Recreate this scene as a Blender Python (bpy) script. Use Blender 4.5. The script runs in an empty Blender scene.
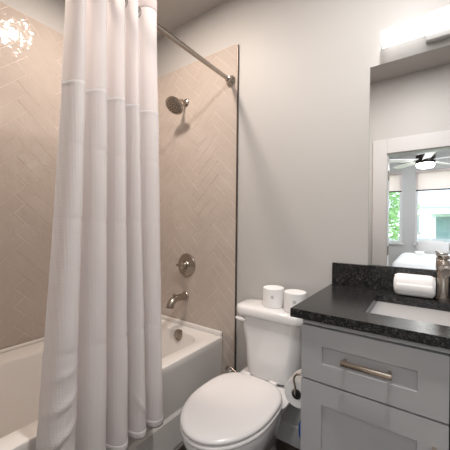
import bpy, bmesh, math, random
from mathutils import Vector, Matrix, noise
random.seed(7)
SC = bpy.context.scene
COL = SC.collection
PI = math.pi

# ------------------------------------------------------------------ camera
H = 1.20
yaw, pit, rol, FPX = math.radians(35.66), math.radians(-0.067), math.radians(0.565), 282.3
fw = Vector((-math.sin(yaw)*math.cos(pit), math.cos(yaw)*math.cos(pit), math.sin(pit)))
rt = Vector((math.cos(yaw), math.sin(yaw), 0)); up = rt.cross(fw)
rt, up = math.cos(rol)*rt+math.sin(rol)*up, -math.sin(rol)*rt+math.cos(rol)*up
cd = bpy.data.cameras.new('camera'); cam = bpy.data.objects.new('camera', cd); COL.objects.link(cam)
cd.sensor_fit = 'HORIZONTAL'; cd.sensor_width = 36; cd.lens = 36*FPX/450; cd.clip_start = .02
cam.matrix_world = Matrix(((rt.x, up.x, -fw.x, 0), (rt.y, up.y, -fw.y, 0), (rt.z, up.z, -fw.z, H), (0, 0, 0, 1)))
SC.camera = cam

# ------------------------------------------------------------------ light and exposure
SC.view_settings.view_transform = 'Standard'; SC.view_settings.look = 'None'
SC.view_settings.gamma = 1; SC.view_settings.use_curve_mapping = False
SC.view_settings.exposure = 0.40
W = bpy.data.worlds.new('world'); SC.world = W; W.use_nodes = True
WB = W.node_tree.nodes['Background']; WB.inputs[0].default_value = (.86, .93, 1, 1); WB.inputs[1].default_value = 4.0
TUB_W, ROOM_W, BAR_E, BED_W, FAN_E = 13, 18, 2.5, 42, 14.0

def area(name, loc, size, watts, col, shape='DISK', rot=(0, 0, 0), sy=None):
    l = bpy.data.lights.new(name, 'AREA'); l.shape = shape; l.size = size; l.energy = watts; l.color = col
    if sy: l.size_y = sy
    o = bpy.data.objects.new(name, l); o.location = loc; o.rotation_euler = rot; COL.objects.link(o); return o

area('bedroom_fill', (0.4, -1.9, 2.60), 2.2, BED_W, (.95, .97, 1), 'RECTANGLE', (0, 0, 0), 2.0)  # added fill panel under the ceiling, no real fixture; stands in for window daylight

# ------------------------------------------------------------------ helpers
def link(name, me, mat=None, parent=None, smooth=True, ang=40):
    o = bpy.data.objects.new(name, me); COL.objects.link(o)
    if mat:
        for m in (mat if isinstance(mat, (list, tuple)) else [mat]): me.materials.append(m)
    if smooth and len(me.polygons):
        me.shade_smooth(); me.set_sharp_from_angle(angle=math.radians(ang))
    if parent: o.parent = parent
    return o

def obj(name, bm, mat=None, parent=None, smooth=True, ang=40, loc=None):
    """bm in world coordinates; parent empties carry a location, so move the mesh into the parent's frame"""
    bmesh.ops.recalc_face_normals(bm, faces=bm.faces)
    off = Vector((0, 0, 0))
    p = parent
    while p: off += p.location; p = p.parent
    if loc: off += Vector(loc)
    bmesh.ops.translate(bm, verts=bm.verts, vec=-off)
    me = bpy.data.meshes.new(name); bm.to_mesh(me); bm.free()
    o = link(name, me, mat, parent, smooth, ang)
    if loc: o.location = loc
    return o

def thing(name, label, cat, loc=(0, 0, 0), group=None):
    o = bpy.data.objects.new(name, None); o.empty_display_size = .05; COL.objects.link(o)
    o.location = loc; o['label'] = label; o['category'] = cat
    if group: o['group'] = group
    return o

def tag(o, label, cat, group=None, kind=None):
    o['label'] = label; o['category'] = cat
    if group: o['group'] = group
    if kind: o['kind'] = kind
    return o

def struct(o, label=None, cat=None):
    o['kind'] = 'structure'
    if label: o['label'] = label
    if cat: o['category'] = cat
    return o

def box(bm, x0, x1, y0, y1, z0, z1, bev=0, seg=2):
    t = bmesh.new()
    r = bmesh.ops.create_cube(t, size=1)
    for v in t.verts:
        v.co = Vector(((x0+x1)/2+v.co.x*(x1-x0), (y0+y1)/2+v.co.y*(y1-y0), (z0+z1)/2+v.co.z*(z1-z0)))
    if bev: bmesh.ops.bevel(t, geom=t.edges[:], offset=bev, segments=seg, affect='EDGES', profile=.5)
    merge(bm, t)

def merge(bm, t, mtx=None):
    if mtx: bmesh.ops.transform(t, matrix=mtx, verts=t.verts)
    vs = [bm.verts.new(v.co) for v in t.verts]; t.verts.index_update()
    for f in t.faces:
        try: nf = bm.faces.new([vs[v.index] for v in f.verts]); nf.material_index = f.material_index
        except ValueError: pass
    t.free()

def loft(bm, rings, cap0=True, cap1=True, closed=True):
    R = [[bm.verts.new(p) for p in r] for r in rings]
    n = len(R[0])
    for a, b in zip(R, R[1:]):
        for i in range(n if closed else n-1):
            j = (i+1) % n
            try: bm.faces.new((a[i], a[j], b[j], b[i]))
            except ValueError: pass
    if cap0: bm.faces.new(list(reversed(R[0])))
    if cap1: bm.faces.new(R[-1])

def frame(d):
    d = Vector(d).normalized(); a = Vector((0, 0, 1)) if abs(d.z) < .9 else Vector((1, 0, 0))
    u = d.cross(a).normalized(); return d, u, d.cross(u)

def lathe(bm, base, axis, prof, n=32, cap=True):
    """prof: (distance along axis, radius)"""
    d, u, w = frame(axis); base = Vector(base)
    rings = [[base+d*h+(u*math.cos(2*PI*k/n)+w*math.sin(2*PI*k/n))*max(r, 1e-4) for k in range(n)] for h, r in prof]
    loft(bm, rings, cap, cap)

def tube(bm, pts, r, n=14, cap=True):
    pts = [Vector(p) for p in pts]; rings = []; pu = None
    for i, p in enumerate(pts):
        d = (pts[min(i+1, len(pts)-1)]-pts[max(i-1, 0)]).normalized()
        if pu is None: _, u, _w = frame(d)
        else: u = (pu-d*pu.dot(d)).normalized()
        pu = u; w = d.cross(u); rr = r[i] if isinstance(r, (list, tuple)) else r
        rings.append([p+(u*math.cos(2*PI*k/n)+w*math.sin(2*PI*k/n))*rr for k in range(n)])
    loft(bm, rings, cap, cap)

def bez(p0, p1, p2, p3, n=12):
    p0, p1, p2, p3 = map(Vector, (p0, p1, p2, p3)); o = []
    for i in range(n+1):
        t = i/n; s = 1-t
        o.append(p0*s**3+p1*3*s*s*t+p2*3*s*t*t+p3*t**3)
    return o

def torus(bm, c, axis, R, r, n=28, m=10, sx=1, sy=1):
    d, u, w = frame(axis); c = Vector(c); V = []
    for i in range(n):
        a = 2*PI*i/n; e = u*math.cos(a)*sx+w*math.sin(a)*sy
        V.append([bm.verts.new(c+e*R+(e.normalized()*math.cos(2*PI*k/m)+d*math.sin(2*PI*k/m))*r) for k in range(m)])
    for i in range(n):
        for k in range(m):
            bm.faces.new((V[i][k], V[(i+1) % n][k], V[(i+1) % n][(k+1) % m], V[i][(k+1) % m]))

def rrect(x0, x1, y0, y1, r, z, n=8):
    o = []
    for cx, cy, a0 in ((x1-r, y1-r, 0), (x0+r, y1-r, 90), (x0+r, y0+r, 180), (x1-r, y0+r, 270)):
        for k in range(n+1):
            a = math.radians(a0+90*k/n); o.append(Vector((cx+r*math.cos(a), cy+r*math.sin(a), z)))
    return o

def sgn_pow(v, e): return math.copysign(abs(v)**e, v)

def egg(cx, cy, w, lf, lb, z, n=56, ef=2.0, eb=2.0):
    o = []
    for k in range(n):
        a = 2*PI*k/n; c, s = math.cos(a), math.sin(a)
        e = 2/(ef if s < 0 else eb)
        o.append(Vector((cx+w*sgn_pow(c, e), cy+(lf if s < 0 else lb)*sgn_pow(s, e), z)))
    return o

# ------------------------------------------------------------------ materials
def mat(name, col, rough=.5, metal=0, spec=.5, coat=0, bump=None, trans=None, noise_col=None, emit=None, sss=0):
    m = bpy.data.materials.new(name); m.use_nodes = True; nt = m.node_tree; N, L = nt.nodes, nt.links
    b = N['Principled BSDF']; b.inputs['Base Color'].default_value = (*col, 1)
    b.inputs['Roughness'].default_value = rough; b.inputs['Metallic'].default_value = metal
    b.inputs['Specular IOR Level'].default_value = spec; b.inputs['Coat Weight'].default_value = coat
    b.inputs['Coat Roughness'].default_value = .05
    tc = N.new('ShaderNodeTexCoord')
    if noise_col:      # (scale, other colour, lo, hi)
        sc, c2, lo, hi = noise_col
        t = N.new('ShaderNodeTexNoise'); t.inputs['Scale'].default_value = sc; t.inputs['Detail'].default_value = 5
        L.new(tc.outputs['Object'], t.inputs['Vector'])
        r = N.new('ShaderNodeValToRGB'); r.color_ramp.elements[0].position = lo; r.color_ramp.elements[1].position = hi
        r.color_ramp.elements[0].color = (*col, 1); r.color_ramp.elements[1].color = (*c2, 1)
        L.new(t.outputs['Fac'], r.inputs['Fac']); L.new(r.outputs['Color'], b.inputs['Base Color'])
    if bump:           # (scale, strength, distance)
        t = N.new('ShaderNodeTexNoise'); t.inputs['Scale'].default_value = bump[0]; t.inputs['Detail'].default_value = 3
        L.new(tc.outputs['Object'], t.inputs['Vector'])
        k = N.new('ShaderNodeBump'); k.inputs['Strength'].default_value = bump[1]; k.inputs['Distance'].default_value = bump[2]
        L.new(t.outputs['Fac'], k.inputs['Height']); L.new(k.outputs['Normal'], b.inputs['Normal'])
    if emit: b.inputs['Emission Color'].default_value = (*emit[0], 1); b.inputs['Emission Strength'].default_value = emit[1]
    if trans:
        out = N['Material Output']; tr = N.new('ShaderNodeBsdfTranslucent'); tr.inputs['Color'].default_value = (*trans[0], 1)
        mx = N.new('ShaderNodeMixShader'); mx.inputs[0].default_value = trans[1]
        L.new(b.outputs[0], mx.inputs[1]); L.new(tr.outputs[0], mx.inputs[2]); L.new(mx.outputs[0], out.inputs['Surface'])
    return m

M = {}
M['paint'] = mat('wall_paint', (.47, .458, .444), .55, bump=(180, .06, .002))
M['ceiling'] = mat('ceiling_paint', (.50, .475, .455), .6)
M['white_trim'] = mat('white_trim_paint', (.58, .57, .565), .35)
M['tile'] = mat('glazed_tile', (.50, .435, .388), .08, spec=.6, bump=(10, .8, .008), noise_col=(5, (.468, .402, .354), .35, .65))
M['grout'] = mat('tile_grout', (.57, .50, .45), .5)
M['edge'] = mat('dark_edge_metal', (.16, .135, .115), .35, 1)
M['tub'] = mat('tub_acrylic', (.73, .70, .67), .16, coat=.3)
M['porcelain'] = mat('porcelain', (.80, .79, .785), .10, coat=.5)
M['seat'] = mat('seat_plastic', (.76, .735, .725), .22)
M['nickel'] = mat('brushed_nickel', (.42, .375, .33), .25, 1)
M['chrome'] = mat('polished_chrome', (.75, .74, .72), .08, 1)
M['dark_metal'] = mat('dark_nozzle_rubber', (.05, .05, .05), .5)
M['champagne'] = mat('champagne_metal', (.66, .56, .46), .22, 1)
M['cab'] = mat('grey_cabinet_paint', (.385, .378, .38), .40)
M['gap'] = mat('painted_gap_shade', (.03, .03, .03), .8)  # near-black colour standing in for shade between the cabinet fronts
M['towel'] = mat('white_terry', (.86, .85, .85), .95, bump=(350, .6, .004))
M['paper'] = mat('white_tissue', (.86, .85, .84), .95, bump=(120, .15, .002))
M['seal'] = mat('pale_grey_sticker', (.55, .53, .52), .6)
M['card'] = mat('grey_cardboard', (.42, .38, .34), .9)
M['black'] = mat('black_plastic', (.012, .012, .013), .35)
M['blue'] = mat('blue_plastic', (.03, .12, .45), .35)
M['sheer'] = mat('sheer_voile', (.92, .89, .885), .85, trans=((.92, .88, .87), .5))
M['mirror'] = mat('mirror_silver', (.93, .94, .94), .0, 1)
M['glass_edge'] = mat('mirror_edge', (.35, .40, .39), .2)
M['bedding'] = mat('white_bedding', (.80, .80, .80), .9, bump=(20, .3, .01))
M['pillow'] = mat('grey_cushion_fabric', (.55, .53, .52), .9, bump=(60, .2, .004))
M['shade'] = mat('roller_shade_fabric', (.80, .72, .70), .9, trans=((.9, .82, .80), .5))
M['carpet'] = mat('bedroom_floor', (.30, .25, .21), .6)
M['lawn'] = mat('lawn_grass', (.16, .30, .08), .9, noise_col=(3, (.26, .40, .13), .3, .7))
M['leaf'] = mat('tree_leaf', (.22, .36, .18), .6, trans=((.4, .6, .3), .45))
M['bark'] = mat('tree_bark', (.12, .09, .07), .9)
M['siding'] = mat('house_siding', (.75, .78, .82), .7)
M['roof'] = mat('house_roof', (.38, .42, .48), .8)
M['hwin'] = mat('house_glass', (.16, .24, .26), .1)
M['street'] = mat('street_asphalt', (.32, .34, .38), .9)
M['fanblade'] = mat('white_fan_blade', (.82, .80, .78), .4)
M['fanmetal'] = mat('dark_bronze', (.035, .03, .028), .22, .9)

# floor: dark wood-look planks
def floor_mat():
    m = bpy.data.materials.new('dark_plank_floor'); m.use_nodes = True; N, L = m.node_tree.nodes, m.node_tree.links
    b = N['Principled BSDF']; tc = N.new('ShaderNodeTexCoord')
    br = N.new('ShaderNodeTexBrick'); br.inputs['Scale'].default_value = 1
    br.inputs['Brick Width'].default_value = .9; br.inputs['Row Height'].default_value = .15; br.inputs['Mortar Size'].default_value = .003
    br.inputs['Color1'].default_value = (.045, .034, .028, 1); br.inputs['Color2'].default_value = (.075, .056, .045, 1); br.inputs['Mortar'].default_value = (.015, .012, .01, 1)
    L.new(tc.outputs['Object'], br.inputs['Vector'])
    mp = N.new('ShaderNodeMapping'); mp.inputs['Scale'].default_value = (3, 45, 1); L.new(tc.outputs['Object'], mp.inputs['Vector'])
    nz = N.new('ShaderNodeTexNoise'); nz.inputs['Scale'].default_value = 2; nz.inputs['Detail'].default_value = 6; L.new(mp.outputs[0], nz.inputs['Vector'])
    mx = N.new('ShaderNodeMixRGB'); mx.blend_type = 'MULTIPLY'; mx.inputs[0].default_value = .7
    L.new(br.outputs['Color'], mx.inputs[1]); L.new(nz.outputs['Fac'], mx.inputs[2]); L.new(mx.outputs[0], b.inputs['Base Color'])
    b.inputs['Roughness'].default_value = .35
    return m
M['floor'] = floor_mat()

# black speckled granite
def granite():
    m = bpy.data.materials.new('black_granite'); m.use_nodes = True; N, L = m.node_tree.nodes, m.node_tree.links
    b = N['Principled BSDF']; tc = N.new('ShaderNodeTexCoord')
    v = N.new('ShaderNodeTexVoronoi'); v.inputs['Scale'].default_value = 330; L.new(tc.outputs['Object'], v.inputs['Vector'])
    n = N.new('ShaderNodeTexNoise'); n.inputs['Scale'].default_value = 60; n.inputs['Detail'].default_value = 8; L.new(tc.outputs['Object'], n.inputs['Vector'])
    sp = N.new('ShaderNodeSeparateColor'); L.new(v.outputs['Color'], sp.inputs[0])
    r1 = N.new('ShaderNodeValToRGB'); r1.color_ramp.elements[0].position = .80; r1.color_ramp.elements[0].color = (.005, .006, .0075, 1)
    r1.color_ramp.elements[1].position = .97; r1.color_ramp.elements[1].color = (.075, .07, .064, 1); L.new(sp.outputs[0], r1.inputs[0])
    r2 = N.new('ShaderNodeValToRGB'); r2.color_ramp.elements[0].position = .52; r2.color_ramp.elements[0].color = (0, 0, 0, 1)
    r2.color_ramp.elements[1].position = .72; r2.color_ramp.elements[1].color = (.034, .028, .023, 1); L.new(n.outputs['Fac'], r2.inputs[0])
    ad = N.new('ShaderNodeMixRGB'); ad.blend_type = 'ADD'; ad.inputs[0].default_value = 1
    L.new(r1.outputs[0], ad.inputs[1]); L.new(r2.outputs[0], ad.inputs[2]); L.new(ad.outputs[0], b.inputs['Base Color'])
    b.inputs['Roughness'].default_value = .22; b.inputs['Specular IOR Level'].default_value = .5
    bp = N.new('ShaderNodeBump'); bp.inputs['Strength'].default_value = .25; bp.inputs['Distance'].default_value = .001
    L.new(n.outputs['Fac'], bp.inputs['Height']); L.new(bp.outputs[0], b.inputs['Normal'])
    return m
M['granite'] = granite()

# waffle-weave curtain cloth
def waffle():
    m = mat('waffle_cloth', (.90, .87, .865), .9, trans=((.90, .86, .85), .40)); N, L = m.node_tree.nodes, m.node_tree.links
    b = N['Principled BSDF']; tc = N.new('ShaderNodeTexCoord'); hs = []
    for ax in ('Y', 'Z'):
        w = N.new('ShaderNodeTexWave'); w.bands_direction = ax; w.inputs['Scale'].default_value = 42
        L.new(tc.outputs['Object'], w.inputs['Vector']); hs.append(w)
    ad = N.new('ShaderNodeMath'); ad.operation = 'MULTIPLY'; L.new(hs[0].outputs['Fac'], ad.inputs[0]); L.new(hs[1].outputs['Fac'], ad.inputs[1])
    bp = N.new('ShaderNodeBump'); bp.inputs['Strength'].default_value = .4; bp.inputs['Distance'].default_value = .002
    L.new(ad.outputs[0], bp.inputs['Height']); L.new(bp.outputs[0], b.inputs['Normal'])
    return m
M['waffle'] = waffle()

def emit_mat(name, col, s):
    m = bpy.data.materials.new(name); m.use_nodes = True; N, L = m.node_tree.nodes, m.node_tree.links
    e = N.new('ShaderNodeEmission'); e.inputs[0].default_value = (*col, 1); e.inputs[1].default_value = s
    L.new(e.outputs[0], N['Material Output'].inputs['Surface']); N.remove(N['Principled BSDF']); return m
M['bar_glow'] = emit_mat('lit_diffuser', (1, .97, .94), BAR_E)
M['lens_glow'] = emit_mat('lit_lens', (1, .95, .90), 12)
M['fan_glow'] = emit_mat('lit_fan_lens', (1, .97, .93), FAN_E)

# ------------------------------------------------------------------ room shell
CEIL = 2.65; YB = 1.48; YF = -.24; YF2 = -.36; XL = -1.90; XR = .95; TILE_T = .010; TILE_TOP = 2.335; XTRIM = -.972
def sbox(name, mt, *a, bev=0, label=None, cat=None):
    bm = bmesh.new(); box(bm, *a, bev=bev); return struct(obj(name, bm, mt, smooth=False), label, cat)
sbox('floor', M['floor'], XL-.1, XR+.1, YF, YB+.1, -.05, 0, label='dark plank bathroom floor', cat='floor')
sbox('ceiling', M['ceiling'], XL-.1, XR+.1, YF2, YB+.1, CEIL, CEIL+.08, label='pale bathroom ceiling', cat='ceiling')
sbox('wall_back', M['paint'], XL-.1, XR+.1, YB, YB+.1, 0, CEIL, label='light grey painted wall behind toilet and vanity', cat='wall')
sbox('wall_left', M['paint'], XL-.1, XL-TILE_T, YF, YB, 0, CEIL, label='painted wall beside the bathtub above the tiles', cat='wall')
sbox('wall_right', M['paint'], XR, XR+.1, YF, YB, 0, CEIL)
DX0, DX1, DZ = -.320, .500, 1.905
bm = bmesh.new()
box(bm, XL-.1, DX0-.02, YF2, YF, 0, CEIL); box(bm, DX1+.02, XR+.1, YF2, YF, 0, CEIL); box(bm, DX0-.02, DX1+.02, YF2, YF, DZ+.02, CEIL)
struct(obj('wall_front', bm, M['paint'], smooth=False), 'grey wall around the bathroom doorway', 'wall')
sbox('wall_alcove', M['paint'], XL-TILE_T, -1.0, YF, -.055, 0, CEIL)
# baseboard behind the toilet
sbox('baseboard_back', M['white_trim'], XTRIM+.01, -.355, YB-.014, YB, 0, .11, bev=.003, label='white baseboard behind the toilet', cat='baseboard')

# doorway casing, jamb and hinges (seen in the mirror)
bm = bmesh.new()
for x0, x1 in ((DX0-.02, DX0), (DX1, DX1+.02)): box(bm, x0, x1, YF2-.002, YF+.002, 0, DZ, bev=.001)
box(bm, DX0-.02, DX1+.02, YF2-.002, YF+.002, DZ, DZ+.02, bev=.001)
door = struct(obj('door_1', bm, M['white_trim'], smooth=False), 'white framed bathroom doorway reflected in the mirror', 'doorway')
for nm, y0, y1 in (('casing', YF+.002, YF+.020), ('casing', YF2-.02, YF2-.002)):
    bm = bmesh.new(); cw = .125; zt = DZ+.150
    box(bm, DX0-.008-cw, DX0-.008, y0, y1, 0, zt-.0005, bev=.004); box(bm, DX1+.008, DX1+.008+cw, y0, y1, 0, zt-.0005, bev=.004)
    box(bm, DX0-.008, DX1+.008, y0, y1, DZ+.008, zt-.0005, bev=.004)
    obj(nm, bm, M['white_trim'], door, smooth=False)
for z in (.25, .96, 1.70):
    bm = bmesh.new(); box(bm, DX0-.001, DX0+.003, YF-.10, YF-.005, z-.045, z+.045, bev=.001)
    lathe(bm, (DX0+.004, YF-.004, z-.046), (0, 0, 1), [(0, .006), (.092, .006)], 12)
    obj('hinge', bm, M['nickel'], door)

# ------------------------------------------------------------------ herringbone tile
def clip(poly, ax, v, keep_gt):
    o = []
    for i in range(len(poly)):
        a, b = poly[i], poly[(i+1) % len(poly)]
        ia = (a[ax] > v) == keep_gt; ib = (b[ax] > v) == keep_gt
        if ia: o.append(a)
        if ia != ib:
            t = (v-a[ax])/(b[ax]-a[ax]); o.append((a[0]+(b[0]-a[0])*t, a[1]+(b[1]-a[1])*t))
    return o

def herring(u0, u1, v0, v1, wid, n, phase, place, name, label):
    """tiles over the rectangle u0..u1 x v0..v1; place(u, v, depth) -> point"""
    bm = bmesh.new(); g = .0013; c = math.sqrt(.5)
    loft_base = [place(u, v, .0088) for u, v in ((u0, v0), (u1, v0), (u1, v1), (u0, v1))]
    back = [place(u, v, 0) for u, v in ((u0, v0), (u1, v0), (u1, v1), (u0, v1))]
    A = [bm.verts.new(p) for p in loft_base]; B = [bm.verts.new(p) for p in back]
    f = bm.faces.new(A); f.material_index = 1
    f = bm.faces.new(list(reversed(B))); f.material_index = 1
    for i in range(4):
        f = bm.faces.new((A[i], B[i], B[(i+1) % 4], A[(i+1) % 4])); f.material_index = 1
    def rot(x, y): return ((x-y)*c*wid+phase[0], (x+y)*c*wid+phase[1])
    for i in range(-40, 60):
        for j in range(-8, 9):
            ox, oy = i+2*n*j, i
            for (a0, a1, b0, b1) in ((ox, ox+n, oy, oy+1), (ox+n, ox+n+1, oy+1-n, oy+1)):
                e = g/wid
                P = [rot(*p) for p in ((a0+e, b0+e), (a1-e, b0+e), (a1-e, b1-e), (a0+e, b1-e))]
                if max(p[0] for p in P) < u0 or min(p[0] for p in P) > u1 or max(p[1] for p in P) < v0 or min(p[1] for p in P) > v1: continue
                for ax, v, k in ((0, u0+g, True), (0, u1-g, False), (1, v0+g, True), (1, v1-g, False)):
                    P = clip(P, ax, v, k)
                    if len(P) < 3: break
                if len(P) < 3: continue
                ar = abs(sum(P[q][0]*P[(q+1) % len(P)][1]-P[(q+1) % len(P)][0]*P[q][1] for q in range(len(P))))/2
                if ar < 2e-5: continue
                cx = sum(p[0] for p in P)/len(P); cy = sum(p[1] for p in P)/len(P)
                tu, tv = random.uniform(-.0055, .0055), random.uniform(-.0055, .0055)
                def dep(p): return TILE_T+(p[0]-cx)*tu+(p[1]-cy)*tv
                def ins(p, d):
                    L = math.hypot(p[0]-cx, p[1]-cy); k = max(0, 1-d*1.6/L); return (cx+(p[0]-cx)*k, cy+(p[1]-cy)*k)
                r0 = [place(p[0], p[1], .0085) for p in P]
                r1 = [place(p[0], p[1], dep(p)-.0010) for p in P]
                r2 = [place(q[0], q[1], dep(q)) for q in (ins(p, .0022) for p in P)]
                loft(bm, [r0, r1, r2], False, True)
    o = obj(name, bm, [M['tile'], M['grout']], smooth=False)
    return struct(o, label, 'tiled wall')
TW = .076
herring(-.052, YB-TILE_T, .50, TILE_TOP+.070, TW, 4, (.66-4*TW*math.sqrt(.5), .02), lambda u, v, d: Vector((XL-TILE_T+d, u, v)), 'wall_tile_left', 'glossy pink beige herringbone tile wall left of the curtain')
herring(XL, XTRIM, .004, TILE_TOP, .0655, 4, (-1.105+4*.0655*math.sqrt(.5), .05), lambda u, v, d: Vector((u, YB-d, v)), 'wall_tile_back', 'pink beige herringbone tile wall behind the shower head')
bm = bmesh.new(); box(bm, XTRIM, XTRIM+.006, YB-.0125, YB, .002, TILE_TOP-.012, bev=.0008)
struct(obj('trim_1', bm, M['edge'], smooth=False), 'thin dark metal edge strip ending the shower tile', 'tile trim')

# ------------------------------------------------------------------ bathtub
XA = -1.060; RZ = .485
tub = thing('bathtub', 'white alcove bathtub behind the shower curtain', 'bathtub', (-1.48, .72, 0))
bm = bmesh.new()
x0, x1, y0, y1 = XL+.001, XA, -.053, YB-TILE_T-.001
def tubring(ix0, ix1, iy0, iy1, r, z): return rrect(ix0, ix1, iy0, iy1, r, z, 10)
rings = [tubring(x0, x1-.012, y0, y1, .004, .0), tubring(x0, x1-.012, y0, y1, .004, .03),
         tubring(x0, x1-.0, y0, y1, .004, .035), tubring(x0, x1-.0, y0, y1, .004, .195),
         tubring(x0, x1-.006, y0, y1, .004, .205), tubring(x0, x1-.010, y0, y1, .004, .212),
         tubring(x0, x1-.004, y0, y1, .004, .44), tubring(x0, x1, y0, y1, .008, RZ-.010),
         tubring(x0+.001, x1-.003, y0+.001, y1-.001, .010, RZ-.003), tubring(x0+.002, x1-.010, y0+.002, y1-.002, .012, RZ),
         tubring(XL+.13, x1-.080, .06, YB-.098, .11, RZ), tubring(XL+.142, x1-.091, .072, YB-.110, .11, RZ-.005),
         tubring(XL+.150, x1-.098, .082, YB-.116, .11, RZ-.018),
         tubring(XL+.19, x1-.13, .20, YB-.165, .12, .22), tubring(XL+.22, x1-.155, .27, YB-.20, .13, .135), tubring(XL+.29, x1-.22, .35, YB-.27, .10, .115)]
loft(bm, rings, True, True)
obj('tub_body', bm, M['tub'], tub, ang=30)
bm = bmesh.new()   # raised bead where the tub meets the tile
box(bm, x0, XA-.004, y1-.018, y1, RZ-.005, .515, bev=.008, seg=3); box(bm, x0, x0+.02, y0, y1, RZ-.005, .505, bev=.010, seg=3)
obj('tub_flange', bm, M['tub'], tub, ang=50)
bm = bmesh.new(); oc = Vector((-1.352, YB-.118, .458)); ax = Vector((0, -1, .18)).normalized()
lathe(bm, oc-ax*.012, ax, [(0, .034), (.016, .036), (.022, .033), (.024, .020), (.024, .0)], 36)
box(bm, oc.x-.004, oc.x+.004, oc.y-.020, oc.y-.008, oc.z-.027, oc.z-.019, bev=.001)
obj('overflow_cover', bm, M['nickel'], tub)
bm = bmesh.new(); lathe(bm, (-1.40, 1.10, .113), (0, 0, 1), [(0, .035), (.004, .035), (.006, .028), (.005, .0)], 32)
obj('drain', bm, M['nickel'], tub)

# ------------------------------------------------------------------ shower fixtures
YT = YB-TILE_T
sh = thing('wall_shower', 'round brushed nickel shower head on a short wall arm', 'shower head', (-1.407, YT, 2.066))
bm = bmesh.new(); lathe(bm, (-1.407, YT+.002, 2.066), (0, -1, 0), [(0, .030), (.004, .030), (.010, .024), (.016, .013)], 32); obj('flange', bm, M['nickel'], sh)
bm = bmesh.new(); tube(bm, bez((-1.407, YT-.005, 2.066), (-1.407, YT-.05, 2.072), (-1.407, YT-.065, 2.068), (-1.407, YT-.088, 2.040)), .0095); obj('arm', bm, M['nickel'], sh)
ha = Vector((0.02, -.62, -.78)).normalized(); hc = Vector((-1.407, YT-.086, 2.042))
hd = bmesh.new(); lathe(hd, hc-ha*.006, ha, [(0, .012), (.006, .017), (.016, .017), (.022, .015), (.030, .038), (.040, .060), (.047, .0650), (.056, .0655), (.059, .061), (.059, .0)], 40)
head = obj('head', hd, M['nickel'], sh)
bm = bmesh.new(); d, u, w = frame(ha); fc = hc+ha*.0528
for r, n in ((.014, 6), (.030, 11), (.047, 17)):
    for k in range(n):
        a = 2*PI*k/n; lathe(bm, fc+(u*math.cos(a)+w*math.sin(a))*r, ha, [(0, .0042), (.0025, .0036)], 8)
nz = obj('nozzles', bm, M['dark_metal'], head); nz['kind'] = 'stuff'

vt = thing('shower_valve', 'round brushed nickel shower valve with lever, above the tub spout', 'shower valve', (-1.384, YT, .912))
bm = bmesh.new(); lathe(bm, (-1.384, YT+.002, .912), (0, -1, 0), [(0, .082), (.004, .082), (.010, .078), (.014, .060), (.020, .034), (.026, .030)], 48); obj('escutcheon', bm, M['nickel'], vt)
bm = bmesh.new(); lathe(bm, (-1.384, YT-.022, .912), (0, -1, 0), [(0, .028), (.022, .027), (.036, .024), (.042, .016), (.043, .0)], 32)
tube(bm, [(-1.384, YT-.045, .914), (-1.405, YT-.048, .914), (-1.428, YT-.050, .912), (-1.438, YT-.050, .911)], [.012, .011, .009, .006], 14); obj('lever', bm, M['nickel'], vt)

sp = thing('tub_spout', 'curved brushed nickel tub spout with diverter knob', 'tub spout', (-1.394, YT, .690))
bm = bmesh.new(); lathe(bm, (-1.394, YT+.002, .690), (0, -1, 0), [(0, .033), (.004, .033), (.010, .029), (.014, .022)], 32); obj('flange', bm, M['nickel'], sp)
bm = bmesh.new(); P = bez((-1.394, YT-.006, .690), (-1.394, YT-.07, .694), (-1.394, YT-.140, .705), (-1.394, YT-.148, .638), 16)
tube(bm, P, [.024]*3+[.023]*8+[.024]*3+[.025]*3, 24); obj('spout_body', bm, M['nickel'], sp)
bm = bmesh.new(); lathe(bm, (-1.394, YT-.112, .700), (0, -.1, 1), [(0, .006), (.014, .0055), (.016, .010), (.024, .010), (.026, .006)], 16); obj('diverter_knob', bm, M['nickel'], sp)

# curtain rod
RX, RZc = -1.018, 2.108
rod = thing('curtain_rod', 'straight brushed nickel shower curtain rod above the tub edge', 'curtain rod', (RX, YT, RZc))
bm = bmesh.new(); tube(bm, [(RX, YT, RZc), (RX, .4, RZc), (RX, -.055, RZc)], .0125, 20); obj('rod', bm, M['nickel'], rod)
for y, s in ((YT, -1), (-.055, 1)):
    bm = bmesh.new(); lathe(bm, (RX, y-s*.001, RZc), (0, s, 0), [(0, .033), (.006, .034), (.014, .030), (.022, .022), (.040, .018), (.042, .013)], 32); obj('flange', bm, M['nickel'], rod)

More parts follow.
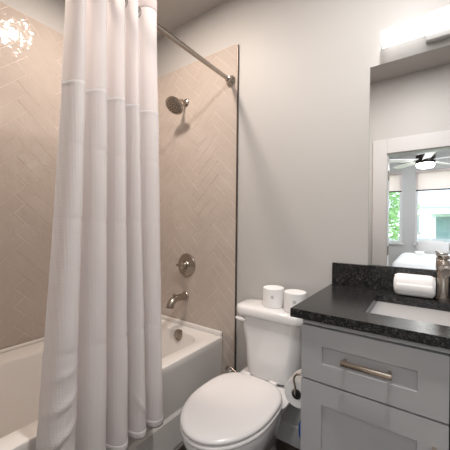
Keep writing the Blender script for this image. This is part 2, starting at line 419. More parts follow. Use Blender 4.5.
# ------------------------------------------------------------------ shower curtain
FT = [.474, .535, .615, .688, .746, .858]           # fold valleys at the rod
FB = [.378, .508, .616, .706, .792, .896]           # and at the hem
CT, CS, CB = 2.172, 1.672, .322
cur = thing('shower_curtain', 'white pleated shower curtain with sheer top and waffle bottom', 'shower curtain', (-1.0, .65, CB))
def cpt(s, z):
    """s 0..5 over the folds"""
    t = (CT-z)/(CT-CB); i = min(int(s), 4); q = s-i
    a = FT[i]+(FT[i+1]-FT[i])*q; b = FB[i]+(FB[i+1]-FB[i])*q
    tt = t*.6+t*t*.4
    y = a+(b-a)*tt
    wid = (FT[i+1]-FT[i])*(1-tt)+(FB[i+1]-FB[i])*tt
    amp = .030+.010*t
    prof = math.cos(2*PI*(q-.5))            # +1 on the fold's crest, -1 in the valley
    prof = math.copysign(abs(prof)**.75, prof)
    y += .10*wid*math.sin(2*PI*(q-.5))*(.7+.6*t)
    x = RX+.024+.014*t+amp*prof
    nz = noise.noise(Vector((s*1.3, z*1.6, 3.1)))*.010*t+noise.noise(Vector((s*3.1, z*5.5, 9.0)))*.0035
    x += nz; y += noise.noise(Vector((s*.9, z*1.4, 7.7)))*.008*t
    # diagonal drag creases at the bottom of the first folds
    if z < .95:
        for z0, k, am in ((.60, .11, .010), (.50, .13, .012), (.40, .15, .010), (.70, .08, .006)):
            e = (z-(z0+k*(s-.35)))/.014
            x += am*math.exp(-e*e)*math.exp(-((s-.35)/.35)**2)
        e = (z-(.47-.25*(s-3.4)))/.016; x += .008*math.exp(-e*e)*math.exp(-((s-3.4)/.35)**2)
    for zc in (1.462, 1.208, .766):         # packing creases running across
        e = (z-zc-.006*math.sin(s*2.1))/.006; x -= .0035*math.exp(-e*e)
    return Vector((x, y, z))
def cloth(name, z1, z0, mt, off=0.0, rows=60, cols=168, parent=None, thick=.0016):
    bm = bmesh.new(); G = []
    for r in range(rows+1):
        z = z1+(z0-z1)*r/rows; G.append([bm.verts.new(cpt(5*c/cols, z)+Vector((off, 0, 0))) for c in range(cols+1)])
    for r in range(rows):
        for c in range(cols): bm.faces.new((G[r][c], G[r][c+1], G[r+1][c+1], G[r+1][c]))
    o = obj(name, bm, mt, parent, ang=180)
    m = o.modifiers.new('thickness', 'SOLIDIFY'); m.thickness = thick; m.offset = 0
    return o
cloth('sheer_panel', CT, CS-.004, M['sheer'], 0, 36, parent=cur)
cloth('waffle_panel', CS+.012, CB, M['waffle'], .0016, 130, parent=cur)
cloth('hem', CB+.030, CB-.001, M['waffle'], .0022, 3, parent=cur, thick=.0022)
cloth('top_hem', CT+.001, CT-.05, M['sheer'], .0016, 5, parent=cur)
for i in range(5):
    for q in (.25, .75):
        lo, hi = (i+1e-4, i+.5) if q < .5 else (i+.5, i+1-1e-4)
        for _ in range(30):
            md = (lo+hi)/2; inside = cpt(md, RZc).x < RX
            if inside == (q < .5): lo = md
            else: hi = md
        q = lo-i; p = cpt(i+q, RZc); d = (cpt(i+q+.02, RZc)-cpt(i+q-.02, RZc)); nrm = Vector((d.y, -d.x, 0)).normalized()
        bm = bmesh.new(); torus(bm, Vector((RX, p.y, RZc-.004)), nrm, .021, .0042, 28, 10, 1.0, 1.15)
        obj('grommet', bm, M['chrome'], cur)

# ------------------------------------------------------------------ toilet
TX = -.680
toi = thing('toilet', 'white two-piece toilet with closed lid beside the grey vanity', 'toilet', (TX, 1.1, 0))
bm = bmesh.new(); cy = 1.02
rings = [egg(TX, cy, .105, .14, .34, .0, eb=3), egg(TX, cy, .108, .145, .345, .012, eb=3), egg(TX, cy, .100, .13, .345, .06, eb=3),
         egg(TX, cy, .098, .125, .34, .14, eb=3), egg(TX, cy, .118, .165, .34, .21, eb=3), egg(TX, cy, .150, .215, .33, .28, eb=2.8),
         egg(TX, cy, .168, .243, .30, .335, eb=2.6), egg(TX, cy, .176, .255, .27, .370, eb=2.5), egg(TX, cy, .178, .258, .25, .392, eb=2.5),
         egg(TX, cy, .174, .254, .245, .399, eb=2.5), egg(TX, cy, .14, .21, .20, .400, eb=2.5), egg(TX, cy, .11, .17, .16, .33, eb=2.3), egg(TX, cy, .06, .09, .09, .24)]
loft(bm, rings, True, True)
def trk(x0, x1, y0, y1, r, z): return rrect(x0, x1, y0, y1, r, z, 8)
loft(bm, [trk(TX-.10, TX+.10, 1.17, 1.44, .05, .27), trk(TX-.155, TX+.155, 1.16, 1.455, .05, .345), trk(TX-.165, TX+.165, 1.155, 1.46, .05, .378), trk(TX-.16, TX+.16, 1.16, 1.455, .05, .382)])
obj('bowl', bm, M['porcelain'], toi, ang=50)
bm = bmesh.new()
loft(bm, [egg(TX, cy, .180, .262, .225, .402, eb=3), egg(TX, cy, .184, .266, .228, .407, eb=3), egg(TX, cy, .184, .266, .228, .415, eb=3), egg(TX, cy, .180, .262, .225, .420, eb=3)])
obj('seat', bm, M['seat'], toi, ang=60)
bm = bmesh.new()
loft(bm, [egg(TX, cy, .176, .258, .222, .4225, eb=3), egg(TX, cy, .182, .265, .227, .427, eb=3), egg(TX, cy, .182, .265, .227, .434, eb=3), egg(TX, cy, .178, .260, .223, .440, eb=3),
          egg(TX, cy, .165, .244, .208, .4435, eb=3), egg(TX, cy, .12, .18, .15, .446, eb=2.6), egg(TX, cy, .05, .07, .06, .447)])
obj('seat_lid', bm, M['seat'], toi, ang=60)
for s in (-1, 1):
    bm = bmesh.new(); box(bm, TX+s*.075-.022, TX+s*.075+.022, 1.232, 1.268, .404, .438, bev=.008, seg=3); obj('seat_hinge', bm, M['seat'], toi)
bm = bmesh.new()
def tank(hw0, yf, z, r=.055, bow=.012):
    o = []
    for p in rrect(TX+.008-hw0, TX+.008+hw0, yf, YB-.012, r, z, 8):
        k = 1-((p.x-TX)/hw0)**2
        if p.y < 1.36: p.y -= bow*max(k, 0)
        o.append(p)
    return o
loft(bm, [tank(.125, 1.35, .386, .07, .02), tank(.147, 1.330, .398, .08, .02), tank(.154, 1.326, .425, .075, .018), tank(.160, 1.333, .55), tank(.174, 1.326, .65), tank(.182, 1.322, .712)])
obj('tank', bm, M['porcelain'], toi, ang=50)
bm = bmesh.new()
loft(bm, [tank(.190, 1.310, .709, .05), tank(.198, 1.304, .713, .055), tank(.201, 1.301, .722, .055), tank(.201, 1.301, .746, .055), tank(.197, 1.306, .757, .05), tank(.186, 1.318, .7615, .045), tank(.11, 1.36, .763, .03, .005)])
obj('tank_lid', bm, M['porcelain'], toi, ang=50)
bm = bmesh.new(); lathe(bm, (TX-.130, 1.330, .684), (0, -1, 0), [(0, .016), (.008, .016), (.012, .012), (.014, .0)], 20)
tube(bm, [(TX-.122, 1.314, .685), (TX-.140, 1.308, .686), (TX-.160, 1.310, .686), (TX-.180, 1.318, .685)], [.010, .0115, .0115, .008], 14)
obj('flush_lever', bm, M['porcelain'], toi)

# water shut-off valve by the tub
sv = thing('shutoff_valve', 'small chrome water shut-off valve low on the wall behind the toilet', 'valve', (-1.000, YT, .272))
bm = bmesh.new(); lathe(bm, (-1.000, YT+.001, .272), (0, -1, 0), [(0, .028), (.004, .027), (.008, .012), (.04, .010), (.045, .013), (.06, .013), (.062, .006)], 24)
lathe(bm, (-1.000, YT-.05, .272), (0, 0, 1), [(0, .010), (.03, .010), (.032, .006)], 16); obj('valve_body', bm, M['chrome'], sv)
bm = bmesh.new(); lathe(bm, (-1.000, YT-.062, .272), (0, -1, 0), [(0, .006), (.008, .006), (.009, .018), (.020, .018), (.022, .012)], 12); obj('handle', bm, M['chrome'], sv)
bm = bmesh.new(); tube(bm, bez((-1.000, YT-.05, .302), (-1.000, YT-.05, .40), (-.86, YT-.06, .22), (-.79, YT-.06, .386), 20), .006, 10); obj('supply_hose', bm, M['nickel'], sv)

# toilet rolls on the tank
def roll(name, c, axis, R, r0, L, label, group=None, tuck=False):
    d = Vector(axis)
    t = thing(name, label, 'toilet paper', c, group)
    c = Vector(c)
    bm = bmesh.new(); lathe(bm, c, d, [(0, r0), (0, R-.003), (.003, R), (L-.003, R), (L, R-.003), (L, r0), (0, r0)], 48, cap=False)
    bmesh.ops.remove_doubles(bm, verts=bm.verts, dist=1e-6); obj('paper', bm, M['paper'], t)
    bm = bmesh.new(); lathe(bm, c, d, [(.001, r0-.001), (L-.001, r0-.001), (L-.001, r0-.0025), (.001, r0-.0025), (.001, r0-.001)], 32, cap=False)
    bmesh.ops.remove_doubles(bm, verts=bm.verts, dist=1e-6); obj('cardboard_core', bm, M['card'], t)
    if tuck:      # hotel fold: the loose end tucked over the core, held by a small pale seal
        bm = bmesh.new(); lathe(bm, c+d*(L-.004), d, [(0, r0+.004), (.004, r0+.006), (.006, r0*.8), (.003, r0*.3), (.0025, 0)], 28); obj('tucked_end', bm, M['paper'], t)
        v = Vector((.35, -1, 0)).normalized(); bm = bmesh.new(); lathe(bm, c+d*L*.58+v*(R-.001), v, [(0, .009), (.0018, .0085), (.002, .0)], 20); obj('seal', bm, M['seal'], t)
    return t
roll('toilet_roll', (-.676, 1.400, .7635), (0, 0, 1), .056, .020, .100, 'left toilet paper roll standing on the tank lid', 'toilet rolls on the tank lid', True)
roll('toilet_roll', (-.548, 1.385, .7635), (0, 0, 1), .0565, .020, .098, 'right toilet paper roll on the tank lid, nearer the counter', 'toilet rolls on the tank lid', True)

# ------------------------------------------------------------------ vanity
VX0, VX1 = -.352, .86; VY = .953; CZ = .882; KZ = .10
van = thing('vanity_cabinet', 'grey shaker vanity cabinet under the black countertop', 'vanity', (.25, 1.2, 0))
bm = bmesh.new(); box(bm, VX0+.001, VX1, VY+.021, YB-.001, KZ, CZ-.0005, bev=.001); box(bm, VX0+.02, VX1-.02, VY+.08, YB-.005, 0, KZ+.002)
obj('carcass', bm, M['cab'], van, smooth=False)
bm = bmesh.new(); box(bm, VX0+.001, VX1, VY+.006, VY+.0205, .862, CZ-.0005, bev=.001); obj('top_rail', bm, M['cab'], van, smooth=False)
bm = bmesh.new(); box(bm, VX0+.002, VX1-.001, VY+.0195, VY+.0208, KZ+.001, .861); obj('face_gap_shade', bm, M['gap'], van, smooth=False)  # added dark sheet behind the fronts, paints the shade in their gaps
def shaker(name, x0, x1, z0, z1, st, rt, rec=.010):
    bm = bmesh.new(); y0, y1 = VY, VY+.019
    xs = (x0, x0+st, x1-st, x1); zs = (z0, z0+rt, z1-rt, z1)
    t = bmesh.new()
    def q(*p):
        t.faces.new([t.verts.new(v) for v in p])
    for i in range(3):
        for j in range(3):
            if i == 1 and j == 1: continue
            q((xs[i], y0, zs[j]), (xs[i+1], y0, zs[j]), (xs[i+1], y0, zs[j+1]), (xs[i], y0, zs[j+1]))
    a, b, c, d = xs[1], xs[2], zs[1], zs[2]; yr = y0+rec
    q((a, yr, c), (b, yr, c), (b, yr, d), (a, yr, d))
    q((a, y0, c), (b, y0, c), (b, yr, c), (a, yr, c)); q((a, y0, d), (a, yr, d), (b, yr, d), (b, y0, d))
    q((a, y0, c), (a, yr, c), (a, yr, d), (a, y0, d)); q((b, y0, c), (b, y0, d), (b, yr, d), (b, yr, c))
    q((x0, y1, z0), (x0, y1, z1), (x1, y1, z1), (x1, y1, z0))
    q((x0, y0, z0), (x0, y1, z0), (x1, y1, z0), (x1, y0, z0)); q((x0, y0, z1), (x1, y0, z1), (x1, y1, z1), (x0, y1, z1))
    q((x0, y0, z0), (x0, y0, z1), (x0, y1, z1), (x0, y1, z0)); q((x1, y0, z0), (x1, y1, z0), (x1, y1, z1), (x1, y0, z1))
    bmesh.ops.remove_doubles(t, verts=t.verts, dist=1e-6)
    ed = [e for e in t.edges if len(e.link_faces) == 2 and e.calc_face_angle(0) > .5]
    bmesh.ops.recalc_face_normals(t, faces=t.faces)
    bmesh.ops.bevel(t, geom=ed, offset=.0012, segments=1, affect='EDGES')
    merge(bm, t)
    return obj(name, bm, M['cab'], van, smooth=False)
def pull(parent, p0, p1):
    p0, p1 = Vector(p0), Vector(p1); d = (p1-p0).normalized()
    bm = bmesh.new(); out = Vector((0, -.030, 0))
    s = d.cross(Vector((0, 1, 0))); h = .006
    a, b = p0+out-d*.008, p1+out+d*.008
    t = bmesh.new(); box(t, 0, (b-a).length, -.006, .006, -.0075, .0075, bev=.0015)
    mx = Matrix((( d.x, 0, s.x, a.x), (d.y, 1, s.y, a.y), (d.z, 0, s.z, a.z), (0, 0, 0, 1))); merge(bm, t, mx)
    for p in (p0, p1):
        t = bmesh.new(); box(t, -.005, .005, -.030, 0, -.005, .005, bev=.001); merge(bm, t, Matrix.Translation(p))
    return obj('pull', bm, M['champagne'], parent)
G = .0035; X1 = .054
dr = shaker('drawer', VX0, X1-G, .678, .858, .070, .062)
pull(dr, (-.208, VY, .774), (-.086, VY, .774))
dd = shaker('door', VX0, X1-G, KZ+.004, .672, .070, .070)
pull(dd, (.020, VY, .600), (.020, VY, .488))
pd = shaker('drawer', X1+G, .456-G, .678, .858, .070, .062); pull(pd, (.199, VY, .772), (.311, VY, .772))
pd = shaker('door', X1+G, .456-G, KZ+.004, .672, .070, .070); pull(pd, (.088, VY, .600), (.088, VY, .488))
shaker('door', .456+G, VX1, KZ+.004, .858, .070, .070)

# countertop with the sink cut out, backsplash
ct = thing('countertop', 'black speckled granite vanity countertop with backsplash', 'countertop', (.25, 1.2, CZ))
cx0, cx1, cy0, cy1 = -.387, .875, .933, YB-.001; sx0, sx1, sy0, sy1 = -.168, .262, 1.046, 1.352
bm = bmesh.new(); outer = [(cx0, cy0), (cx1, cy0), (cx1, cy1), (cx0, cy1)]
inner = [(p.x, p.y) for p in rrect(sx0, sx1, sy0, sy1, .012, 0, 4)]
def slab(bm, z0, z1):
    for z, fl in ((z1, 1), (z0, -1)):
        xs = [cx0, sx0, sx1, cx1]; ys = [cy0, sy0, sy1, cy1]
        for i in range(3):
            for j in range(3):
                if i == 1 and j == 1: continue
                bm.faces.new([bm.verts.new((xs[a], ys[b], z)) for a, b in ((i, j), (i+1, j), (i+1, j+1), (i, j+1))])
    for (xa, xb, ya, yb) in ((cx0, cx1, cy0, cy1), (sx0, sx1, sy0, sy1)):
        xs = [cx0, sx0, sx1, cx1]; ys = [cy0, sy0, sy1, cy1]
        def seg(a, b, L): return [v for v in L if a-1e-9 <= v <= b+1e-9]
        for y in (ya, yb):
            S = seg(xa, xb, xs)
            for a, b in zip(S, S[1:]): bm.faces.new([bm.verts.new(p) for p in ((a, y, z0), (b, y, z0), (b, y, z1), (a, y, z1))])
        for x in (xa, xb):
            S = seg(ya, yb, ys)
            for a, b in zip(S, S[1:]): bm.faces.new([bm.verts.new(p) for p in ((x, a, z0), (x, b, z0), (x, b, z1), (x, a, z1))])
    bmesh.ops.remove_doubles(bm, verts=bm.verts, dist=1e-6)
    bmesh.ops.recalc_face_normals(bm, faces=bm.faces)
    ed = [e for e in bm.edges if len(e.link_faces) == 2 and e.calc_face_angle(0) > 1]
    bmesh.ops.bevel(bm, geom=ed, offset=.0022, segments=2, affect='EDGES')
slab(bm, CZ, .912); obj('worktop', bm, M['granite'], ct, smooth=False)
bm = bmesh.new(); box(bm, cx0+.001, cx1, YB-.021, YB-.001, .912, 1.016, bev=.0018); obj('backsplash', bm, M['granite'], ct, smooth=False)

sk = thing('sink', 'white rectangular undermount sink in the black countertop', 'sink', (.05, 1.2, CZ-.15))
bm = bmesh.new(); e = .006
def sr(i, z, r): return rrect(sx0-e+i, sx1+e-i, sy0-e+i, sy1+e-i, r, z, 6)
loft(bm, [sr(-.02, CZ-.012, .03), sr(-.02, CZ-.0008, .03), sr(.0, CZ-.0008, .02), sr(.004, CZ-.010, .025), sr(.012, CZ-.10, .035), sr(.03, CZ-.130, .04), sr(.07, CZ-.140, .04),
          sr(.07, CZ-.150, .04), sr(.02, CZ-.142, .04), sr(.0, CZ-.105, .035), sr(-.006, CZ-.014, .03), sr(-.02, CZ-.012, .03)], False, False)
bm.faces.new([bm.verts.new(p) for p in sr(.07, CZ-.140, .04)]); bm.faces.new([bm.verts.new(p) for p in sr(.07, CZ-.150, .04)])
bmesh.ops.remove_doubles(bm, verts=bm.verts, dist=1e-6); obj('basin', bm, M['porcelain'], sk, ang=50)
bm = bmesh.new(); lathe(bm, (.047, 1.20, CZ-.1405), (0, 0, 1), [(0, .022), (.003, .022), (.004, .016), (.003, .0)], 28); obj('drain', bm, M['nickel'], sk)

# faucet
FX, FY = .052, 1.408
fa = thing('faucet', 'brushed nickel single-hole faucet standing behind the sink', 'faucet', (FX, FY, .912))
bm = bmesh.new(); lathe(bm, (FX, FY, .9122), (0, 0, 1), [(0, .0255), (.006, .0255), (.009, .0205), (.105, .0205), (.107, .0195), (.109, .0215), (.152, .0215), (.156, .019), (.157, .0)], 40); obj('body', bm, M['nickel'], fa)
bm = bmesh.new(); tube(bm, [(FX, FY-.012, 1.035), (FX+.002, FY-.06, 1.040), (FX+.003, FY-.100, 1.038), (FX+.0035, FY-.118, 1.034)], [.0165, .0165, .0165, .0155], 24)
lathe(bm, (FX+.003, FY-.104, 1.030), (0, 0, -1), [(0, .012), (.016, .012), (.017, .009)], 20); obj('spout', bm, M['nickel'], fa)
bm = bmesh.new(); lathe(bm, (FX, FY, 1.0685), (0, 0, 1), [(0, .012), (.004, .012), (.005, .0205), (.016, .0205), (.019, .017), (.0195, .0)], 32)
tube(bm, [(FX, FY, 1.080), (FX-.015, FY-.03, 1.086), (FX-.02, FY-.05, 1.089)], [.006, .0055, .004], 12); obj('handle', bm, M['nickel'], fa)

# rolled towel on the counter
tw = thing('hand_towel', 'white rolled hand towel lying against the granite backsplash', 'towel', (-.04, 1.408, .912))
bm = bmesh.new(); R0 = .0475; tl0, tl1 = -.110, .024; zc = .9115+.0455
rings = []; NS = 22; NA = 64
def twr(a): return R0*(.985-.045*math.cos(4*a)-.02*math.cos(2*a)+.03*max(0, math.cos(a+2.2))**8)
for i in range(NS+1):
    s = i/NS; x = tl0+(tl1-tl0)*s; ed = min(s, 1-s); k = 1-.16*math.exp(-(ed/.035)**1.3)
    ring = []
    for q in range(NA):
        a = 2*PI*q/NA; r = twr(a)*k*(1+.012*noise.noise(Vector((x*22, math.cos(a)*1.4, math.sin(a)*1.4))))
        ring.append(Vector((x, 1.410+r*math.cos(a), max(zc+.96*r*math.sin(a), .9125))))
    rings.append(ring)
loft(bm, rings); obj('towel_roll', bm, M['towel'], tw, ang=70)
for xe, sg in ((tl0, -1), (tl1, 1)):
    bm = bmesh.new(); n = 90
    pts = [(xe+sg*.0005, 1.410+(.004+.034*i/n)*math.cos(2*PI*3.2*i/n), zc+.96*(.004+.034*i/n)*math.sin(2*PI*3.2*i/n)) for i in range(n+1)]
    tube(bm, pts, .0036, 8); obj('spiral_edge', bm, M['towel'], tw)
bm = bmesh.new()   # loose outer flap running along the roll
fl = [[Vector((x, 1.410+(R0*1.03+o)*math.cos(a), zc+.96*(R0*1.03+o)*math.sin(a))) for a, o in ((4.0, -.003), (3.7, .001), (3.4, .0022), (3.1, .0025), (2.95, .0020), (2.92, -.001), (2.95, -.006), (3.4, -.006), (4.0, -.008))] for x in [tl0+.006+(tl1-tl0-.012)*i/16 for i in range(17)]]
loft(bm, fl); obj('towel_flap', bm, M['towel'], tw, ang=70)

# toilet paper holder on the side of the vanity, with its roll
hx = VX0
ph = thing('paper_holder', 'chrome toilet paper holder arm on the side of the vanity', 'paper holder', (hx, 1.01, .63))
bm = bmesh.new(); lathe(bm, (hx+.001, 1.07, .628), (-1, 0, 0), [(0, .022), (.005, .022), (.009, .012), (.02, .008)], 24); obj('mounting_plate', bm, M['chrome'], ph)
bm = bmesh.new(); PX = -.407; PZ = .545; PY = 1.05
tube(bm, [(hx-.008, 1.07, .632), (hx-.02, 1.055, .634)]+bez((hx-.026, PY-.008, .635), (PX+.010, PY-.014, .637), (PX-.004, PY-.014, .630), (PX-.005, PY-.014, .605), 8)+bez((PX, PY-.012, .58), (PX, PY-.012, PZ), (PX, PY-.012, PZ), (PX, PY+.02, PZ), 8)+[(PX, PY+.125, PZ)], .0042, 12)
obj('arm', bm, M['nickel'], ph)
bm = bmesh.new(); lathe(bm, (PX, PY-.002, PZ), (0, 1, 0), [(0, .0165), (.004, .0178), (.118, .0178), (.121, .015)], 28); obj('spindle', bm, M['black'], ph)
roll('toilet_roll', (PX, PY+.004, PZ), (0, 1, 0), .0535, .0210, .108, 'toilet paper roll hanging from the holder beside the vanity')

# slim brush between toilet and vanity
bx, by = -.440, 1.25
tb = thing('toilet_brush', 'slim toilet brush with blue handle in the gap beside the vanity', 'toilet brush', (bx, by, 0))
bm = bmesh.new(); lathe(bm, (bx, by, .001), (0, 0, 1), [(0, .036), (.004, .038), (.09, .036), (.13, .028), (.15, .014)], 28); obj('holder', bm, M['porcelain'], tb)
bm = bmesh.new(); tube(bm, [(bx, by, .145), (bx-.020, by, .235)], .006, 12); obj('stem', bm, M['chrome'], tb)
bm = bmesh.new(); tube(bm, [(bx-.020, by, .23), (bx-.021, by, .24), (bx-.022, by, .27), (bx-.020, by, .30), (bx-.016, by, .315)], [.005, .008, .010, .009, .005], 16); obj('handle', bm, M['blue'], tb)

# ------------------------------------------------------------------ mirror and vanity light
mi = thing('mirror', 'large frameless wall mirror above the vanity backsplash', 'mirror', (.3, YB, 1.017))
bm = bmesh.new(); box(bm, -.2275, .84, YB-.0060, YB-.0005, 1.0175, 1.948, bev=.001); obj('glass_edge', bm, M['glass_edge'], mi, smooth=False)
bm = bmesh.new(); bm.faces.new([bm.verts.new(p) for p in ((-.2255, YB-.00625, 1.0195), (.838, YB-.00625, 1.0195), (.838, YB-.00625, 1.946), (-.2255, YB-.00625, 1.946))])
obj('mirror_surface', bm, M['mirror'], mi, smooth=False)

vl = thing('vanity_light', 'long lit white bar light on the wall above the mirror', 'wall light', (.13, YB, 2.02))
bm = bmesh.new(); box(bm, -.012, .272, YB-.030, YB-.0005, 1.979, 2.098, bev=.003); obj('back_plate', bm, M['white_trim'], vl)
bm = bmesh.new(); box(bm, .04, .22, YB-.036, YB-.0295, 2.01, 2.05, bev=.003); obj('bracket', bm, M['chrome'], vl)
bm = bmesh.new(); box(bm, -.172, .432, YB-.082, YB-.0345, 1.999, 2.057, bev=.004); obj('diffuser', bm, M['bar_glow'], vl)
for a, b in ((-.175, -.1722), (.4322, .435)):
    bm = bmesh.new(); box(bm, a, b, YB-.081, YB-.0355, 2.0, 2.056, bev=.0008); obj('end_cap', bm, M['white_trim'], vl)

# recessed ceiling lights
def recessed(x, y, watts, label, col):
    t = thing('recessed_light', label, 'ceiling light', (x, y, CEIL), 'recessed ceiling lights')
    bm = bmesh.new(); torus(bm, (x, y, CEIL-.002), (0, 0, 1), .075, .007, 36, 8); obj('trim_ring', bm, M['white_trim'], t)
    bm = bmesh.new(); lathe(bm, (x, y, CEIL-.001), (0, 0, -1), [(0, .068), (.002, .068)], 36); obj('lens', bm, M['lens_glow'], t)
    l = area('lamp', (0, 0, -.012), .13, watts, col); l.parent = t
recessed(-1.215, .79, TUB_W, 'recessed ceiling light over the bathtub', (1, .855, .745))
recessed(-.05, .62, ROOM_W, 'recessed ceiling light over the bathroom floor', (1, .965, .94))

# ------------------------------------------------------------------ bedroom seen in the mirror
BY = -3.84
sbox('floor_bedroom', M['carpet'], -2.2, 2.8, BY, YF, -.05, -.0005, label='bedroom floor beyond the doorway', cat='floor')
sbox('ceiling_bedroom', M['ceiling'], -2.2, 2.8, BY-.1, YF2, CEIL, CEIL+.08)
sbox('wall_bedroom_left', M['paint'], -2.3, -2.2, BY, YF2, 0, CEIL)
sbox('wall_bedroom_right', M['paint'], 2.8, 2.9, BY, YF2, 0, CEIL)
WINS = [(-1.30, -.425, .86, 2.30), (-.205, .95, .86, 2.30)]
bm = bmesh.new(); xs = [-2.3, -1.30, -.425, -.205, .95, 2.9]
for i in (0, 2, 4): box(bm, xs[i], xs[i+1], BY-.1, BY, 0, CEIL)
for a, b, z0, z1 in WINS: box(bm, a, b, BY-.1, BY, 0, z0); box(bm, a, b, BY-.1, BY, z1, CEIL)
struct(obj('wall_bedroom_window', bm, M['paint'], smooth=False), 'bedroom window wall reflected in the mirror', 'wall')
def glass_mat():
    m = bpy.data.materials.new('window_glass'); m.use_nodes = True; N, L = m.node_tree.nodes, m.node_tree.links
    g = N.new('ShaderNodeBsdfGlossy'); g.inputs['Roughness'].default_value = .02; t = N.new('ShaderNodeBsdfTransparent'); x = N.new('ShaderNodeMixShader')
    x.inputs[0].default_value = .06; L.new(t.outputs[0], x.inputs[1]); L.new(g.outputs[0], x.inputs[2]); L.new(x.outputs[0], N['Material Output'].inputs['Surface']); N.remove(N['Principled BSDF']); return m
M['glass'] = glass_mat()
for k, (a, b, z0, z1) in enumerate(WINS):
    bm = bmesh.new(); f = .045
    box(bm, a, a+f, BY-.07, BY+.008, z0, z1, bev=.002); box(bm, b-f, b, BY-.07, BY+.008, z0, z1, bev=.002)
    box(bm, a+f, b-f, BY-.07, BY+.008, z0, z0+f, bev=.002); box(bm, a+f, b-f, BY-.07, BY+.008, z1-f, z1, bev=.002)
    box(bm, a-.03, b+.03, BY, BY+.05, z0-.03, z0, bev=.004)
    wd = struct(obj('window_%d' % (k+1), bm, M['white_trim'], smooth=False), ('left' if k == 0 else 'right')+' bedroom window reflected in the mirror', 'window')
    bm = bmesh.new(); box(bm, a+f, b-f, BY-.045, BY-.040, z0+f, z1-f); obj('pane', bm, M['glass'], wd, smooth=False)
    rs = thing('roller_shade', 'pale roller shade on the '+('left' if k == 0 else 'right')+' bedroom window in the mirror', 'window shade', ((a+b)/2, BY, z1), 'bedroom roller shades')
    bm = bmesh.new(); box(bm, a+.012, b-.012, BY+.012, BY+.014, 1.925, 2.285); obj('shade_cloth', bm, M['shade'], rs, smooth=False)
    bm = bmesh.new(); tube(bm, [(a+.01, BY+.03, 2.28), (b-.01, BY+.03, 2.28)], .022, 20); obj('roller', bm, M['shade'], rs)
    bm = bmesh.new(); box(bm, a+.012, b-.012, BY+.009, BY+.017, 1.903, 1.927, bev=.002); obj('bottom_rail', bm, M['fanmetal'], rs)

# bed
bd = thing('bed', 'white made bed reflected in the mirror', 'bed', (.6, -2.2, 0))
bm = bmesh.new(); box(bm, -.40, 1.62, -3.04, -1.52, .18, .60, bev=.05, seg=3); obj('mattress', bm, M['bedding'], bd)
bm = bmesh.new(); box(bm, -.36, 1.60, -3.00, -1.56, .10, .19, bev=.01); 
for x in (-.33, 1.55):
    for y in (-2.96, -1.60): box(bm, x-.03, x+.03, y-.03, y+.03, -.0005, .11)
obj('bed_frame', bm, M['bark'], bd, smooth=False)
bm = bmesh.new(); n1, n2 = 48, 40; G2 = []
for i in range(n1+1):
    row = []
    for j in range(n2+1):
        x = -.425+2.06*i/n1; y = -3.065+1.575*j/n2
        ex = min(i, n1-i)/n1*2.06; ey = min(j, n2-j)/n2*1.575; e = min(ex, ey)
        z = .755-.13*math.exp(-(e/.05))+.012*noise.noise(Vector((x*3, y*3, 0)))
        if e == 0: z = .30
        row.append(bm.verts.new((x, y, z)))
    G2.append(row)
for i in range(n1):
    for j in range(n2): bm.faces.new((G2[i][j], G2[i+1][j], G2[i+1][j+1], G2[i][j+1]))
o = obj('duvet', bm, M['bedding'], bd, ang=70); md = o.modifiers.new('thickness', 'SOLIDIFY'); md.thickness = .02; md.offset = -1
def cushion(name, c, w, d, h, mt, label, cat, group=None, tilt=0):
    bm = bmesh.new(); n = 20; c = Vector(c)
    rings = []
    for i in range(n+1):
        s = -1+2*i/n; k = (1-abs(s)**3.5)**.5 if abs(s) < 1 else .02; k = max(k, .12)
        rings.append([Vector((w/2*s, d/2*k*sgn_pow(math.cos(a), .7), h/2*(.35+.65*k)*sgn_pow(math.sin(a), .55))) for a in [2*PI*q/36 for q in range(36)]])
    loft(bm, rings)
    bmesh.ops.rotate(bm, verts=bm.verts, cent=(0, 0, 0), matrix=Matrix.Rotation(tilt, 3, 'X'))
    bmesh.ops.translate(bm, verts=bm.verts, vec=c)
    return tag(obj(name, bm, mt, ang=80), label, cat, group)
cushion('cushion', (.06, -2.66, .875), .43, .13, .21, M['pillow'], 'grey rectangular cushion on the bed reflected in the mirror', 'cushion', tilt=.12)
cushion('folded_towel', (-.10, -2.38, .795), .13, .10, .05, M['towel'], 'small white folded towel on the bed in the mirror', 'towel')

# ceiling fan
FXc, FYc = -.035, -2.24
fn = thing('ceiling_fan', 'white bladed ceiling fan with lit lamp reflected in the mirror', 'ceiling fan', (FXc, FYc, CEIL))
bm = bmesh.new(); lathe(bm, (FXc, FYc, CEIL), (0, 0, -1), [(0, .07), (.03, .065), (.06, .02)], 28); obj('canopy', bm, M['fanmetal'], fn)
bm = bmesh.new(); tube(bm, [(FXc, FYc, CEIL-.05), (FXc, FYc, 2.28)], .012, 14); obj('downrod', bm, M['fanmetal'], fn)
bm = bmesh.new(); lathe(bm, (FXc, FYc, 2.30), (0, 0, -1), [(0, .03), (.015, .10), (.03, .122), (.10, .126), (.15, .124), (.155, .115)], 40); obj('motor_housing', bm, M['fanmetal'], fn)
bm = bmesh.new(); lathe(bm, (FXc, FYc, 2.146), (0, 0, -1), [(0, .112), (.03, .114), (.055, .10), (.068, .06), (.07, .0)], 40); obj('lamp', bm, M['fan_glow'], fn)
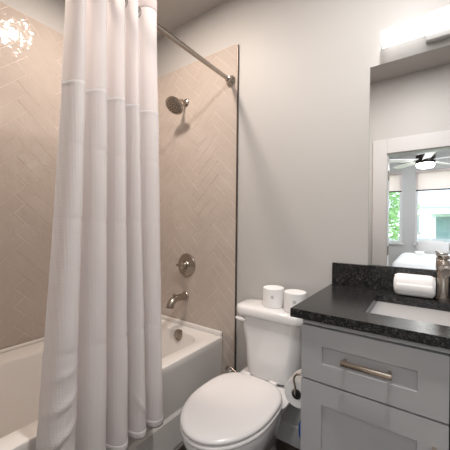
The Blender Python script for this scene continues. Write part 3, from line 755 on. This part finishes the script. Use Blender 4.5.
for k in range(5):
    a = math.radians(227+72*k); bm = bmesh.new()
    for (r0, r1, w0, w1, zo) in ((.115, .62, .05, .065, 0),):
        R = []
        for i in range(9):
            s = i/8; r = r0+(r1-r0)*s; hw = w0+(w1-w0)*s; hw *= 1 if i < 8 else .75
            R.append([Vector((r, -hw, .010)), Vector((r, hw, -.010)), Vector((r, hw, -.017)), Vector((r, -hw, .003))])
        loft(bm, R)
    bmesh.ops.rotate(bm, verts=bm.verts, cent=(0, 0, 0), matrix=Matrix.Rotation(a, 3, 'Z')); bmesh.ops.translate(bm, verts=bm.verts, vec=(FXc, FYc, 2.20))
    obj('blade', bm, M['fanblade'], fn, smooth=False)

# ------------------------------------------------------------------ outdoors beyond the bedroom windows
bm = bmesh.new(); box(bm, -30, 30, -45, BY-.1, -.45, -.30); struct(obj('ground', bm, M['lawn'], smooth=False), 'green lawn outside the bedroom windows', 'lawn')
bm = bmesh.new(); box(bm, -30, 30, -15.5, -10.5, -.299, -.285); struct(obj('street', bm, M['street'], smooth=False), 'grey street outside the bedroom windows', 'street')
hs = thing('house', 'white neighbour house across the street seen in the mirror', 'house', (2, -20, -.3))
bm = bmesh.new(); box(bm, -4.0, 8.0, -32.00, -25.60, -.3, 2.9); obj('house_wall', bm, M['siding'], hs, smooth=False)
bm = bmesh.new(); bm.faces.new([bm.verts.new(p) for p in ((-4.5, -25.10, 2.8), (8.5, -25.10, 2.8), (7.0, -28.80, 4.9), (-3.0, -28.80, 4.9))])
bm.faces.new([bm.verts.new(p) for p in ((-4.5, -32.50, 2.8), (8.5, -32.50, 2.8), (7.0, -28.80, 4.9), (-3.0, -28.80, 4.9))])
bm.faces.new([bm.verts.new(p) for p in ((-4.5, -32.50, 2.8), (-4.5, -25.10, 2.8), (-3.0, -28.80, 4.9))]); bm.faces.new([bm.verts.new(p) for p in ((8.5, -32.50, 2.8), (8.5, -25.10, 2.8), (7.0, -28.80, 4.9))])
bm.faces.new([bm.verts.new(p) for p in ((-4.5, -32.50, 2.8), (8.5, -32.50, 2.8), (8.5, -25.10, 2.8), (-4.5, -25.10, 2.8))])
bmesh.ops.remove_doubles(bm, verts=bm.verts, dist=1e-5); obj('house_roof', bm, M['roof'], hs, smooth=False)
for x in (-1.1, 3.6, 5.8):
    bm = bmesh.new(); box(bm, x-.5, x+.5, -25.65, -25.56, .7, 2.1); w_ = obj('house_window', bm, M['hwin'], hs, smooth=False)
    bm = bmesh.new()
    for a in (-.55, 0, .55): box(bm, x+a-.05, x+a+.05, -25.60, -25.52, .6, 2.2)
    box(bm, x-.6, x+.6, -25.60, -25.52, 2.1, 2.2); box(bm, x-.6, x+.6, -25.60, -25.52, .6, .7); obj('window_trim', bm, M['white_trim'], w_, smooth=False)
bm = bmesh.new(); box(bm, .55, 1.5, -25.66, -25.56, -.1, 2.0); obj('house_door', bm, M['hwin'], hs, smooth=False)
bm = bmesh.new(); box(bm, .1, 2.6, -25.60, -24.00, 2.15, 2.32); 
for x in (.2, 2.5): box(bm, x-.07, x+.07, -24.15, -24.01, -.3, 2.15)
obj('porch', bm, M['roof'], hs, smooth=False)
bm = bmesh.new(); box(bm, -4.0, 8.0, -25.62, -25.50, -.3, .25); obj('foundation', bm, M['street'], hs, smooth=False)

def tree(x, y, h, r, label):
    t = thing('tree', label, 'tree', (x, y, -.3), 'trees outside the bedroom windows')
    bm = bmesh.new(); tube(bm, [(x, y, -.3), (x+.05, y, h*.3), (x, y+.05, h*.6), (x+.1, y, h)], [.14, .11, .08, .03], 12); obj('trunk', bm, M['bark'], t)
    bm = bmesh.new()
    for k in range(1500):
        d = Vector((random.gauss(0, 1), random.gauss(0, 1), random.gauss(0, 1))).normalized()*r*random.random()**.4
        p = Vector((x, y, h*.75))+Vector((d.x, d.y, d.z*1.5)); s = random.uniform(.06, .13)
        a = Vector((random.gauss(0, 1), random.gauss(0, 1), random.gauss(0, 1))).normalized(); b = a.orthogonal().normalized()
        bm.faces.new([bm.verts.new(q) for q in (p-a*s, p-b*s*.5, p+a*s, p+b*s*.5)])
    f = bpy.data.meshes.new('foliage')
    bmesh.ops.translate(bm, verts=bm.verts, vec=-t.location); bm.to_mesh(f); bm.free(); link('foliage', f, M['leaf'], t, smooth=False)
tree(-1.25, -8.2, 2.6, 1.0, 'leafy green tree outside the left bedroom window in the mirror')
